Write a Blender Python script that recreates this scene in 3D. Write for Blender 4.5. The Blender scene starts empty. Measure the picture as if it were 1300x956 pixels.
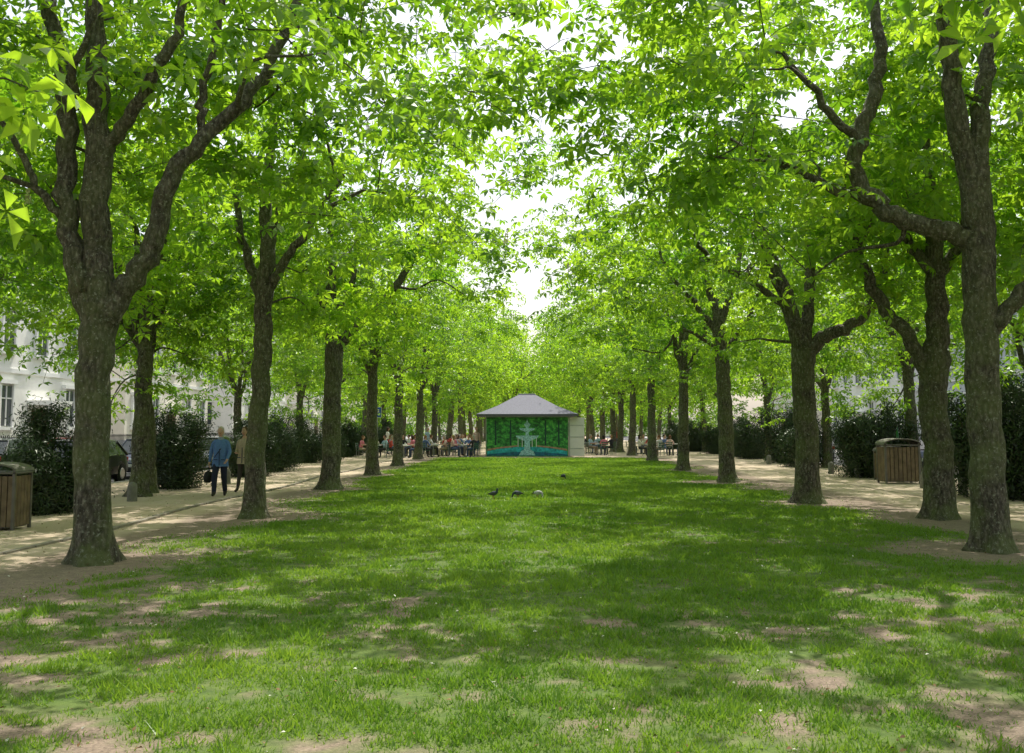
import bpy, math, random
import numpy as np
from mathutils import Vector, Matrix
random.seed(4); np.random.seed(4)
scene=bpy.context.scene
def link(o):
    scene.collection.objects.link(o); return o

# ------------------------------------------------------------ materials
def mat_new(name):
    m=bpy.data.materials.new(name); m.use_nodes=True
    nt=m.node_tree; nt.nodes.clear()
    out=nt.nodes.new('ShaderNodeOutputMaterial')
    return m,nt,out
def ramp(nt,fac,stops):
    r=nt.nodes.new('ShaderNodeValToRGB')
    e=r.color_ramp.elements
    while len(e)<len(stops): e.new(0.5)
    for i,(p,c) in enumerate(stops):
        e[i].position=p; e[i].color=(c[0],c[1],c[2],1)
    nt.links.new(fac,r.inputs[0]); return r.outputs[0]
def noise(nt,scale,detail=4,vec=None,rough=.6):
    n=nt.nodes.new('ShaderNodeTexNoise'); n.inputs['Scale'].default_value=scale
    n.inputs['Detail'].default_value=detail; n.inputs['Roughness'].default_value=rough
    if vec is not None: nt.links.new(vec,n.inputs['Vector'])
    return n.outputs['Fac']
def coords(nt,scale=(1,1,1),kind='Object'):
    t=nt.nodes.new('ShaderNodeTexCoord'); m=nt.nodes.new('ShaderNodeMapping')
    m.inputs['Scale'].default_value=scale
    nt.links.new(t.outputs[kind],m.inputs[0]); return m.outputs[0]
def mixc(nt,f,a,b,mode='MIX'):
    m=nt.nodes.new('ShaderNodeMix'); m.data_type='RGBA'; m.blend_type=mode
    for sock,v in ((m.inputs[0],f),(m.inputs[6],a),(m.inputs[7],b)):
        if isinstance(v,(int,float)): sock.default_value=v
        elif isinstance(v,tuple): sock.default_value=(v[0],v[1],v[2],1)
        else: nt.links.new(v,sock)
    return m.outputs[2]
def bump(nt,h,strength=.5,dist=.02):
    b=nt.nodes.new('ShaderNodeBump'); b.inputs['Strength'].default_value=strength
    b.inputs['Distance'].default_value=dist; nt.links.new(h,b.inputs['Height']); return b.outputs[0]
def simple(name,col,rough=.7,metal=0,var=.25,scale=8,bmp=0,spec=None):
    m,nt,out=mat_new(name); p=nt.nodes.new('ShaderNodeBsdfPrincipled')
    f=noise(nt,scale,5,coords(nt))
    lo=tuple(c*(1-var) for c in col); hi=tuple(min(1,c*(1+var)) for c in col)
    nt.links.new(ramp(nt,f,[(.3,lo),(.7,hi)]),p.inputs['Base Color'])
    p.inputs['Roughness'].default_value=rough; p.inputs['Metallic'].default_value=metal
    if bmp: nt.links.new(bump(nt,f,bmp,.01),p.inputs['Normal'])
    nt.links.new(p.outputs[0],out.inputs[0]); return m
def leafmat(name,dark,light,tdark,tlight,tfac=.5,gloss=.06):
    m,nt,out=mat_new(name)
    a=nt.nodes.new('ShaderNodeAttribute'); a.attribute_name='tint'
    d=nt.nodes.new('ShaderNodeBsdfDiffuse'); t=nt.nodes.new('ShaderNodeBsdfTranslucent')
    g=nt.nodes.new('ShaderNodeBsdfGlossy'); g.inputs['Roughness'].default_value=.38
    g.inputs['Color'].default_value=(.9,.95,.85,1)
    nt.links.new(ramp(nt,a.outputs['Fac'],[(0,dark),(1,light)]),d.inputs[0])
    nt.links.new(ramp(nt,a.outputs['Fac'],[(0,tdark),(1,tlight)]),t.inputs[0])
    mx=nt.nodes.new('ShaderNodeMixShader'); mx.inputs[0].default_value=tfac
    nt.links.new(d.outputs[0],mx.inputs[1]); nt.links.new(t.outputs[0],mx.inputs[2])
    m2=nt.nodes.new('ShaderNodeMixShader'); m2.inputs[0].default_value=gloss
    nt.links.new(mx.outputs[0],m2.inputs[1]); nt.links.new(g.outputs[0],m2.inputs[2])
    nt.links.new(m2.outputs[0],out.inputs[0]); return m
M_leaf=leafmat('chestnut_leaf',(.045,.12,.012),(.12,.24,.022),(.17,.43,.012),(.62,.90,.04),.57,.05)
M_grass=leafmat('grass_blade',(.05,.135,.013),(.20,.34,.04),(.14,.34,.02),(.45,.64,.05),.4,.03)
M_yew=leafmat('yew_leaf',(.012,.03,.010),(.04,.075,.02),(.01,.03,.005),(.03,.07,.01),.25,.05)
M_flower=simple('chestnut_blossom',(.62,.58,.36),.8,0,.2,30)
def barkmat():
    m,nt,out=mat_new('bark'); p=nt.nodes.new('ShaderNodeBsdfPrincipled')
    c=coords(nt,(8,8,3.4)); n1=noise(nt,2.4,9,c,.75)
    c2=coords(nt,(1,1,1)); n2=noise(nt,1.7,4,c2); n3=noise(nt,22,5,c2,.7)
    v=nt.nodes.new('ShaderNodeTexVoronoi'); v.inputs['Scale'].default_value=2.6; nt.links.new(c,v.inputs['Vector'])
    base=ramp(nt,n1,[(.36,(.035,.029,.022)),(.50,(.155,.135,.105)),(.66,(.38,.34,.28))])
    crack=ramp(nt,v.outputs['Distance'],[(.15,(1,1,1)),(.6,(.35,.33,.3))])
    base=mixc(nt,.7,base,crack,'MULTIPLY')
    lich=ramp(nt,n2,[(.40,(0,0,0)),(.58,(1,1,1))])
    sx=nt.nodes.new('ShaderNodeSeparateXYZ'); tc=nt.nodes.new('ShaderNodeTexCoord'); nt.links.new(tc.outputs['Object'],sx.inputs[0])
    mr=nt.nodes.new('ShaderNodeMapRange'); nt.links.new(sx.outputs[2],mr.inputs[0]); mr.inputs[1].default_value=0; mr.inputs[2].default_value=4.5; mr.inputs[3].default_value=.95; mr.inputs[4].default_value=.4
    mm=nt.nodes.new('ShaderNodeMath'); mm.operation='MULTIPLY'; nt.links.new(lich,mm.inputs[0]); nt.links.new(mr.outputs[0],mm.inputs[1])
    colr=mixc(nt,mm.outputs[0],base,mixc(nt,.7,base,(.16,.20,.06)))
    spots=ramp(nt,n3,[(.57,(0,0,0)),(.65,(.8,.8,.8))])
    colr=mixc(nt,spots,colr,(.38,.39,.31))
    nt.links.new(colr,p.inputs['Base Color']); p.inputs['Roughness'].default_value=.9
    ad=nt.nodes.new('ShaderNodeMath'); ad.operation='ADD'; nt.links.new(n1,ad.inputs[0]); nt.links.new(v.outputs['Distance'],ad.inputs[1])
    nt.links.new(bump(nt,ad.outputs[0],1.0,.06),p.inputs['Normal'])
    nt.links.new(p.outputs[0],out.inputs[0]); return m
M_bark=barkmat()

# ------------------------------------------------------------ numpy noise
def _h(ix,iy,s):
    n=(ix*374761393+iy*668265263+s*1442695041)&0x7fffffff
    n=((n^(n>>13))*1274126177)&0x7fffffff
    return ((n^(n>>16))&0xffff)/65535.0
def vnoise(x,y,sc,s=0):
    x=np.asarray(x,float)*sc+1000; y=np.asarray(y,float)*sc+1000
    ix=np.floor(x).astype(np.int64); iy=np.floor(y).astype(np.int64)
    fx=x-ix; fy=y-iy; fx=fx*fx*(3-2*fx); fy=fy*fy*(3-2*fy)
    a=_h(ix,iy,s);b=_h(ix+1,iy,s);c=_h(ix,iy+1,s);d=_h(ix+1,iy+1,s)
    return (a*(1-fx)+b*fx)*(1-fy)+(c*(1-fx)+d*fx)*fy
def fbm(x,y,sc,s=0):
    return .5*vnoise(x,y,sc,s)+.27*vnoise(x,y,sc*2.1,s+1)+.15*vnoise(x,y,sc*4.3,s+2)+.08*vnoise(x,y,sc*9,s+3)
def sstep(a,b,x):
    t=np.clip((x-a)/(b-a),0,1); return t*t*(3-2*t)
def np_mesh(name,V,F,mi=None,mats=(),tint=None,smooth=None,attrs=None):
    me=bpy.data.meshes.new(name); k=F.shape[1]
    me.vertices.add(len(V)); me.vertices.foreach_set('co',V.astype(np.float32).ravel())
    me.loops.add(F.size); me.loops.foreach_set('vertex_index',F.astype(np.int32).ravel())
    me.polygons.add(len(F)); me.polygons.foreach_set('loop_start',(np.arange(len(F))*k).astype(np.int32))
    if mi is not None: me.polygons.foreach_set('material_index',mi.astype(np.int32))
    for m in mats: me.materials.append(m)
    me.update(calc_edges=True)
    if smooth is not None: me.polygons.foreach_set('use_smooth',smooth.astype(bool))
    at=dict(attrs or {}); 
    if tint is not None: at['tint']=tint
    for n,a in at.items():
        x=me.attributes.new(n,'FLOAT','POINT'); x.data.foreach_set('value',a.astype(np.float32))
    return me

# ------------------------------------------------------------ tubes
def catmull(P,R,sub=5):
    P=np.array(P,float);R=np.array(R,float)
    if len(P)<3: sub=max(sub,3)
    Pe=np.vstack([2*P[0]-P[1],P,2*P[-1]-P[-2]])
    out=[];rr=[]
    for i in range(len(P)-1):
        p0,p1,p2,p3=Pe[i:i+4]
        for j in range(sub):
            t=j/sub
            out.append(.5*((2*p1)+(-p0+p2)*t+(2*p0-5*p1+4*p2-p3)*t*t+(-p0+3*p1-3*p2+p3)*t**3))
            rr.append(R[i]*(1-t)+R[i+1]*t)
    out.append(P[-1]);rr.append(R[-1])
    return np.array(out),np.array(rr)
def tube(P,R,n=8,root=False,seed=0,wob=.08):
    P=np.asarray(P);m=len(P)
    T=np.gradient(P,axis=0);T/=np.linalg.norm(T,axis=1)[:,None]+1e-9
    ref=np.array([1,0,0.]) if abs(T[0][0])<.8 else np.array([0,1,0.])
    V=[]
    u=np.cross(T[0],ref);u/=np.linalg.norm(u)
    ph=np.arange(n)*2*math.pi/n
    rs=np.random.RandomState(seed+7); off=rs.rand()*6
    for i in range(m):
        u=u-T[i]*np.dot(u,T[i]);u/=np.linalg.norm(u)+1e-9
        v=np.cross(T[i],u)
        r=np.full(n,R[i])
        r=r*(1+wob*np.sin(3*ph+off+i*.35)+wob*.6*(rs.rand(n)-.5))
        if root:
            z=P[i][2]
            r=r*(1+.55*math.exp(-max(z,0)/.12)+.30*math.exp(-max(z,0)/.3)*(np.cos(5*ph+off)+.5*np.cos(3*ph+2*off))+.10*math.exp(-max(z,0)/.7))
        V.append(P[i]+np.outer(np.cos(ph)*r,u)+np.outer(np.sin(ph)*r,v))
    V=np.vstack(V)
    i=np.arange(m-1)[:,None]*n; j=np.arange(n)[None,:]; jn=(j+1)%n
    F=np.stack([i+j,i+jn,i+n+jn,i+n+j],-1).reshape(-1,4)
    return V,F

# ------------------------------------------------------------ leaves
def palmate(C,N,L,k,rs,w=.36,droop=.45):
    n=len(C)
    N=N/np.linalg.norm(N,axis=1)[:,None]
    rnd=rs.randn(n,3); U=rnd-N*np.sum(rnd*N,1)[:,None]; U/=np.linalg.norm(U,axis=1)[:,None]
    W=np.cross(N,U)
    Ls=L*(.65+.7*rs.rand(n))
    Vs=[]
    for q in range(k):
        a=(-1+2*q/(max(k-1,1)))*2.35+rs.randn(n)*.12 if k>1 else np.zeros(n)
        ll=Ls*(.72+.28*np.cos(a*.6))
        D=np.cos(a)[:,None]*U+np.sin(a)[:,None]*W
        S=np.cross(N,D)
        dr=droop*(.6+.8*rs.rand(n))
        l_=ll[:,None]
        base=C+D*l_*.05
        mid=C+D*l_*.62-N*(l_*dr[:,None]*.22)
        side=S*l_*w*.5
        tip=C+D*l_*.97-N*l_*dr[:,None]
        sd=N*l_*.06
        Vs.append(np.stack([base,mid-side+sd,tip,mid+side+sd],1))
    V=np.stack(Vs,1).reshape(-1,3)
    F=np.arange(len(V)).reshape(-1,4)
    return V,F,k*4

# ------------------------------------------------------------ trees
def gen_tree(name,seed,limbs,c,R,nclump=110,nleaf=48,L=.17,k=6,zmin=4.0,trunk_n=16,flowers=0,spread=.42,wl=.42,ts=1.0,extra=(),rej=None,vt=.3,thin=.78):
    rs=np.random.RandomState(seed)
    VV=[];FF=[];MI=[];SM=[];TI=[];off=0
    nodes=[];nr=[]
    def add(V,F,m,sm,t):
        nonlocal off
        VV.append(V);FF.append(F+off);off+=len(V)
        MI.append(np.full(len(F),m));SM.append(np.full(len(F),sm))
        TI.append(t if isinstance(t,np.ndarray) else np.full(len(V),float(t)))
    for i,(P,Rr) in enumerate(limbs):
        Rr=[q*ts for q in Rr]
        p,r=catmull(P,Rr,7 if i==0 else 6)
        if i==0:
            z0=np.array([0,.06,.13,.22,.35,.5]); x0=p[0]; 
            p1=p[1:][p[1:,2]>.6]; r1=r[1:][p[1:,2]>.6]
            lean=(p1[0]-x0)/max(p1[0][2],.1)
            pb=np.array([x0+lean*z for z in z0]); pb[0][2]=-.05
            p=np.vstack([pb,p1]); r=np.concatenate([np.full(len(z0),r[0]),r1])
        p=p+ (rs.randn(*p.shape)*.014)*(np.arange(len(p))>6)[:,None] if i==0 else p+rs.randn(*p.shape)*.025*np.minimum(1,np.arange(len(p))/3)[:,None]
        V,F=tube(p,r,trunk_n if i==0 else 9,root=(i==0),seed=seed+i,wob=.07)
        add(V,F,0,1,0)
        for a,b in zip(p,r):
            if a[2]>3.6: nodes.append(a);nr.append(b)
    if not nodes: nodes=[np.array(limbs[0][0][-1])];nr=[.1]
    c=np.array(c,float);R=np.array(R,float)
    cl=[np.array(e,float) for e in extra];tries=0
    lob=rs.rand(3)*6
    vo=rs.rand(9)*6.28
    while tries<nclump*11 and len(cl)<nclump:
        tries+=1
        d=rs.randn(3);d/=np.linalg.norm(d)
        rad=(.28+.72*rs.rand()**.45)
        az=math.atan2(d[1],d[0])
        rad*=1+.14*math.sin(3*az+lob[0])+.12*math.sin(5*az+lob[1]+2*d[2])
        q=c+d*R*rad
        if q[2]<zmin-.6*(rad>.85)-.4*rs.rand(): continue
        if q[2]>8.8 and rs.rand()<thin: continue
        f=math.sin(q[0]*1.15+vo[0])*math.sin(q[1]*1.2+vo[1])+.7*math.sin(q[2]*.4+vo[2]+q[0]*.5)*math.sin(q[0]*.9-q[1]*.8+vo[3])
        if f>(vt if q[2]<8.8 else vt-.35): continue
        if rej is not None and rej(q): continue
        if cl and np.min(np.linalg.norm(np.array(cl)-q,axis=1))<.66: continue
        cl.append(q)
    cl=np.array(cl)
    ax=np.array([c[0],c[1],c[2]-R[2]*.6])
    order=np.argsort(np.linalg.norm(cl-ax,axis=1))
    LC=[];LN=[];LT=[]
    for oi in order:
        q=cl[oi];NA=np.array(nodes)
        dv=q-NA;ds=np.linalg.norm(dv,axis=1)
        cost=ds+np.maximum(0,-dv[:,2])*.9+np.maximum(0,np.linalg.norm(NA-ax,axis=1)-np.linalg.norm(q-ax))*1.2
        j=int(np.argmin(cost));a=NA[j];ln=ds[j]
        if ln>.25:
            m1=a+(q-a)*.35+np.array([0,0,.10*ln])+rs.randn(3)*.08*ln
            m2=a+(q-a)*.7+np.array([0,0,.08*ln])+rs.randn(3)*.08*ln
            r0=min(nr[j]*.75,.012+.018*ln);r1=max(.007,r0*.35)
            p,r=catmull([a,m1,m2,q],[r0,r0*.75,r0*.5,r1],3)
            V,F=tube(p,r,5,seed=int(oi));add(V,F,0,1,0)
            for a_,b_ in zip(p[2:],r[2:]): nodes.append(a_);nr.append(b_)
            side=[m2+rs.randn(3)*.25 for _ in range(2)]
        else: side=[]
        tn=rs.rand()
        n=int(nleaf*(.5+1.0*rs.rand()))
        sg=spread*(.7+.65*rs.rand())
        P=q+rs.randn(n,3)*np.array([sg,sg,sg*.42])
        if side:
            ns=n//5
            P[:ns]=np.array(side)[rs.randint(0,2,ns)]+rs.randn(ns,3)*[.3,.3,.15]
        hd=np.linalg.norm((P-q)[:,:2],axis=1);P[:,2]-=hd*hd*.25
        out=(P-c)/R
        N=np.stack([out[:,0]*.45,out[:,1]*.45,np.ones(n)],1)+rs.randn(n,3)*.38+ (P-q)*.35
        LC.append(P);LN.append(N);LT.append(np.clip(tn*.7+.35*rs.rand(n)-.03,0,1))
        for t_ in range(3):
            e=P[rs.randint(n)]
            if np.linalg.norm(e-q)>.2:
                pp=np.array([q,(q+e)/2+[0,0,.05],e]);V,F=tube(pp,[.008,.006,.004],3);add(V,F,0,1,0)
        nodes.append(q);nr.append(.012)
    LC=np.vstack(LC);LN=np.vstack(LN);LT=np.concatenate(LT)
    V,F,kk=palmate(LC,LN,L,k,rs,w=wl)
    add(V,F,1,0,np.repeat(LT,kk))
    if flowers:
        ids=rs.choice(len(LC),flowers,replace=False)
        for i_ in ids:
            b=LC[i_];h=.2+.08*rs.rand();ln=rs.randn(2)*.03
            nn=46;t=rs.rand(nn);ang=rs.rand(nn)*6.28;rr=.045*(1-t*.75)
            C=np.stack([b[0]+np.cos(ang)*rr+ln[0]*t,b[1]+np.sin(ang)*rr+ln[1]*t,b[2]+.03+h*t],1)
            Nn=np.stack([np.cos(ang),np.sin(ang),.4+0*ang],1)
            V,F,_=palmate(C,Nn,.03,3,rs,w=.7,droop=.1);add(V,F,2,0,.5)
    print(name,len(cl),len(LC))
    me=np_mesh(name,np.vstack(VV),np.vstack(FF),np.concatenate(MI),(M_bark,M_leaf,M_flower),np.concatenate(TI),np.concatenate(SM))
    return me
def generic_limbs(rs,r=.24,fork=4.2):
    lx=rs.randn(2)*.12
    top=(lx[0],lx[1],fork)
    L=[([(0,0,0),(lx[0]*.3,lx[1]*.3,fork*.35),(lx[0]*.8,lx[1]*.8,fork*.7),top],[r,r*.92,r*.84,r*.8])]
    n=rs.randint(3,5);a0=rs.rand()*6.28
    for i in range(n):
        a=a0+i*6.28/n+rs.randn()*.25;sp=.9+rs.rand()*1.4;h=3.2+rs.rand()*3
        b=(top[0],top[1],top[2]-.15-rs.rand()*.5*(i>1))
        P=[b]
        for t in (.25,.55,1):
            P.append((top[0]+math.cos(a)*sp*t**.8+rs.randn()*.12,top[1]+math.sin(a)*sp*t**.8+rs.randn()*.12,top[2]+h*t))
        rr=r*(.62-.06*i);L.append((P,[rr,rr*.85,rr*.65,rr*.3]))
        if rs.rand()<.8:
            p=P[2];a2=a+rs.randn()*.6
            L.append(([p,(p[0]+math.cos(a2)*.9,p[1]+math.sin(a2)*.9,p[2]+.5),(p[0]+math.cos(a2)*2,p[1]+math.sin(a2)*2,p[2]+1.3)],[rr*.5,rr*.35,rr*.18]))
    return L
def put_tree(me,x,y,rot=0,s=1.0):
    o=bpy.data.objects.new('horse_chestnut_tree',me);link(o)
    o.location=(x,y,0);o.rotation_euler=(0,0,rot);o.scale=(s,s,s);return o

# hand-shaped near trees -------------------------------------------------
L1=[([(0,0,0),(-.05,0,1.2),(-.06,0,2.4),(-.04,0,3.3)],[.22,.21,.21,.24]),
 ([(-.12,0,3.1),(-.3,-.05,3.7),(-.5,0,4.5),(-.6,.1,5.8),(-.9,.2,7.2),(-1.3,.4,9.2)],[.15,.14,.13,.12,.10,.05]),
 ([(-.02,0,3.2),(-.12,.05,4.2),(-.14,.05,5.2),(-.2,.0,7.1),(-.3,-.2,9.8)],[.2,.18,.17,.12,.05]),
 ([(.05,0,3.1),(.3,.05,3.55),(.62,.1,4.1),(.7,.1,4.8),(1.15,.2,5.45),(1.75,.4,6.2),(2.1,.5,6.9),(2.6,.8,8.4)],[.17,.15,.135,.12,.105,.09,.075,.04]),
 ([(-.12,.05,5.1),(.05,0,5.45),(.42,-.15,5.85),(.9,-.3,6.6),(1.35,-.5,7.6)],[.10,.095,.085,.07,.04]),
 ([(1.15,.2,5.45),(1.15,.2,6.1),(1.4,0,6.9),(1.5,-.1,8)],[.06,.055,.05,.03]),
 ([(-.5,0,4.35),(-.85,-.1,4.8),(-1.2,-.2,5.5),(-1.9,-.3,6)],[.06,.05,.04,.02]),
 ([(-.6,.1,5.6),(-.3,-.3,6.3),(.1,-.6,7.2)],[.06,.05,.03])]
L2=[([(0,0,0),(.02,0,1.5),(.08,0,3),(.1,0,4.2),(.15,0,5.4)],[.20,.185,.175,.165,.14]),
 ([(.08,0,4.1),(-.25,.1,4.9),(-.5,.2,5.8),(-.7,.3,7.5)],[.10,.09,.07,.04]),
 ([(.1,0,4.3),(.5,-.1,4.9),(.95,-.2,5.5),(1.6,-.2,6.6)],[.10,.09,.07,.04]),
 ([(.15,0,5.3),(.05,.1,6.4),(.15,.1,7.8),(0,.2,9.5)],[.14,.11,.08,.04]),
 ([(.12,0,5),(.3,.3,6),(.7,.6,7.4)],[.09,.07,.03])]
L3=[([(0,0,0),(.02,0,1.5),(.05,0,3),(.05,0,4.2)],[.26,.25,.24,.26]),
 ([(0,0,4.1),(-.1,.1,5.5),(-.05,.1,7.1),(-.2,0,9.5)],[.2,.18,.14,.05]),
 ([(.15,0,4.0),(.7,-.1,4.55),(1.35,-.2,5.1),(2.2,-.3,6.3),(2.6,-.3,7.6)],[.17,.15,.13,.10,.04]),
 ([(-.05,0,4.9),(-.6,.2,5.8),(-1,.3,7)],[.11,.09,.04]),
 ([(.1,.1,4.9),(.5,.4,6.2),(.6,.5,7.6)],[.1,.08,.04])]
R1=[([(0,0,0),(-.03,0,1.5),(-.02,0,3),(-.02,0,4.3),(-.05,0,5.4)],[.235,.225,.22,.22,.20]),
 ([(-.05,0,4.25),(-.4,0,4.5),(-.85,0,4.6),(-1.35,0,4.8),(-1.68,.05,5.3),(-1.6,.1,5.9),(-1.35,.1,6.6),(-1.3,.1,7.6),(-1.6,.2,9.3)],[.15,.14,.13,.125,.12,.11,.10,.08,.04]),
 ([(-.08,0,5.3),(-.3,-.1,6.2),(-.45,-.2,7.5),(-.6,-.3,9.6)],[.17,.15,.12,.05]),
 ([(0,0,5.3),(.15,.1,6.3),(.4,.2,7.5),(.7,.4,9.5)],[.15,.13,.10,.04]),
 ([(.08,0,3.0),(.35,-.1,3.4),(.7,-.2,3.9),(1.4,-.3,5.4)],[.12,.11,.10,.05]),
 ([(-1.62,.1,5.8),(-2.1,-.1,6.2),(-2.8,-.3,7)],[.07,.06,.03]),
 ([(-1.35,0,4.85),(-2,.3,5.2),(-2.9,.6,5.8),(-3.6,.6,6.1)],[.07,.06,.045,.02])]
R1b=[([(0,0,0),(.0,0,1.2),(-.02,0,2.4),(.02,0,3.2)],[.27,.255,.255,.27]),
 ([(-.1,0,2.7),(-.5,0,3.5),(-.95,.1,4.1),(-1.3,.2,5.2),(-1.5,.2,7)],[.15,.135,.12,.09,.04]),
 ([(.02,0,3.1),(.1,0,4),(.08,.1,5.3),(0,.1,8)],[.22,.2,.17,.05]),
 ([(.08,0,4.5),(.6,-.1,5.4),(.9,-.2,7)],[.12,.1,.04]),
 ([(0,0,4.7),(-.5,.3,5.8),(-.7,.5,7.5)],[.11,.09,.04])]
R2=[([(0,0,0),(-.02,0,1.3),(-.03,0,2.7),(0,0,3.6)],[.27,.255,.25,.28]),
 ([(.1,0,3.45),(.55,-.05,3.85),(1.0,-.1,4.0),(1.5,-.1,4.5),(1.9,-.1,5.6),(2.0,0,7)],[.16,.15,.13,.11,.08,.04]),
 ([(-.05,0,3.5),(-.35,.05,4.6),(-.75,.1,5.9),(-1,.1,7.2),(-1.1,.2,9)],[.2,.18,.15,.1,.05]),
 ([(0,0,3.6),(.2,.2,4.9),(.3,.3,6.5),(.2,.3,9)],[.16,.13,.1,.04]),
 ([(-.4,0,4.5),(-1.3,-.2,5.1),(-2.2,-.3,5.6),(-2.9,-.4,6.6)],[.09,.07,.06,.03])]
R3=[([(0,0,0),(-.03,0,1.8),(-.1,0,3.6),(-.2,0,5.5)],[.24,.23,.22,.19]),
 ([(-.2,0,5.3),(-.6,0,6.6),(-.9,.1,8.5)],[.13,.11,.04]),
 ([(-.15,0,4.6),(-.9,.1,5.7),(-1.8,.1,6.8),(-2.2,.2,8)],[.11,.09,.06,.03]),
 ([(-.15,0,5),(.3,-.1,6.3),(.7,-.2,8)],[.12,.1,.04]),
 ([(-.1,0,4),(.7,0,5.1),(1.3,0,6.6)],[.1,.08,.04])]
CL=(.3,0,8.6);RL=(5.2,4.5,4.6)
CR=(-.8,0,8.6);RR=(5.6,4.5,4.7)
exR1=[(-4.6,.5,5.2),(-5.3,0,5.9),(-5.9,-.4,6.4),(-5.2,1.2,6.9),(-3.8,-.6,5.4),(-6.1,.6,7.4),(-4.4,-1.6,6.3)]
exR2=[(-5.2,-.5,5.3),(-4.2,-1,4.6),(-3,-.6,4.2),(2.4,-.3,4.9),(-6.0,.6,7.8),(.6,1,4.7)]
exL1=[(4.6,.4,6.2),(5.3,.2,7.2),(5.6,-.4,8.2),(3.7,-.6,5.7),(-2.6,-.4,4.8),(-3.4,.3,4.5)]
exL2=[(5.2,0,6.6),(5.5,.6,8),(4.2,-.4,5.2),(-2.6,0,4.4),(-1.9,.8,4.4)]
exL3=[(5.0,0,6.6),(4.4,-.4,5.6),(-2.8,0,4.4),(-2.2,.8,5.0)]
near=[('L1',L1,-5.4,12.6,CL,RL,11,.21,4.7,exL1,lambda q:q[1]<-.2 and q[2]<8 and -2<q[0]<2.6),
 ('L2',L2,-5.1,19.0,(.1,0,8.6),RL,12,.21,4.4,exL2,lambda q:q[1]<.2 and q[2]<6.3 and abs(q[0])<1.8),
 ('L3',L3,-5.4,27.9,(.1,0,8.6),(5.0,4.4,4.6),13,.21,4.8,exL3,lambda q:q[1]<.4 and q[2]<6.3 and -1<q[0]<3.4),
 ('R1',R1,6.45,14.0,CR,RR,21,.21,4.7,exR1,lambda q:q[1]<0 and q[2]<7.2 and -2.4<q[0]<1.4),
 ('R1b',R1b,7.8,19.0,(.6,0,8.6),(4.6,4.0,4.5),22,.21,4.6,(),lambda q:q[1]<0 and q[2]<5.6 and abs(q[0])<1.5),
 ('R2',R2,6.45,22.9,(-.6,0,8.6),RR,23,.21,4.2,exR2,lambda q:q[1]<0 and q[2]<5.4 and -1.5<q[0]<2.2),
 ('R3',R3,6.4,31.6,(-.5,0,8.6),(5.3,4.4,4.6),24,.21,4.0,exR2[:4],None)]
for n,l,x,y,c,R,s,Ls,zm,ex,rj in near:
    me=gen_tree('tree_'+n,s,l,c,R,nclump=112,nleaf=29,L=Ls,k=6,zmin=zm,flowers=14 if n[0]=='R' else 5,extra=ex,rej=rj)
    put_tree(me,x,y)
var=[]
for i in range(4):
    rs=np.random.RandomState(50+i)
    var.append(gen_tree('tree_var%d'%i,60+i,generic_limbs(rs),(0,0,8.5),(5.2,4.6,4.7),nclump=106,nleaf=27,L=.22,k=5,zmin=4.0,trunk_n=12,vt=.28))
outv=[]
for i in range(2):
    rs=np.random.RandomState(70+i)
    outv.append(gen_tree('tree_out%d'%i,75+i,generic_limbs(rs,.22,3.6),(0,0,7.6),(4.9,4.9,5.2),nclump=120,nleaf=27,L=.23,k=5,zmin=3.0,trunk_n=10,spread=.5,vt=.5,thin=.5))
farv=[]
for i in range(3):
    rs=np.random.RandomState(80+i)
    farv.append(gen_tree('tree_far%d'%i,90+i,generic_limbs(rs,.23,4.0),(0,0,8.3),(5.2,4.9,4.7),nclump=95,nleaf=22,L=.33,k=3,zmin=3.8,trunk_n=9,spread=.6,wl=.5,thin=.4,vt=.4))
rg=random.Random(3)
for x,y,v,r in [(-5.4,3.4,0,1.0),(6.3,5.4,1,2.2),(6.5,-2.6,2,.4),(-5.4,-4.5,3,3.0),(-11.2,9,1,4),(13.0,10,2,5)]:
    put_tree(var[v],x,y,r)
for i,(x,y) in enumerate([(-5.5,36.3),(-5.7,45.2),(-5.8,55.0),(-5.8,64.5),(6.4,40.5),(6.6,51.5),(6.8,63.0),(6.9,72.0)]):
    o=put_tree(var[i%4],x,y,rg.random()*6.28,.97 if x>0 else .92)
for x,y,s in((-1.0,92,.95),(1.4,118,1.05),(-.5,150,1.1),(.8,185,1.1)): put_tree(farv[int(y)%3],x,y,y,s)
y=74
k=0
while y<200:
    for x in (-5.4,6.4):
        put_tree(farv[k%3],x+rg.uniform(-.3,.3),y+rg.uniform(-1,1),rg.random()*6.28,rg.uniform(.98,1.12)); k+=1
    y+=10
for i,(x,y) in enumerate([(-9.7,25.2),(-10.0,26.6)]): put_tree(var[(i*3+1)%4],x,y,rg.random()*6.28,.93)
for i,(x,y) in enumerate([(-12.9,17.6),(-12.8,33.5),(-12.6,44),(-11.9,53),(-11.9,63),(12.9,17.5),(13.4,26.5),(13.6,35),(13.3,44),(13.2,54),(12.9,64)]):
    put_tree(outv[i%2],x,y,rg.random()*6.28,rg.uniform(.92,1.03))
y=75
while y<150:
    for x in (-12,13.2): put_tree(farv[k%3],x+rg.uniform(-.4,.4),y+rg.uniform(-1,1),rg.random()*6.28,rg.uniform(.9,1.05)); k+=1
    y+=13

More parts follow.
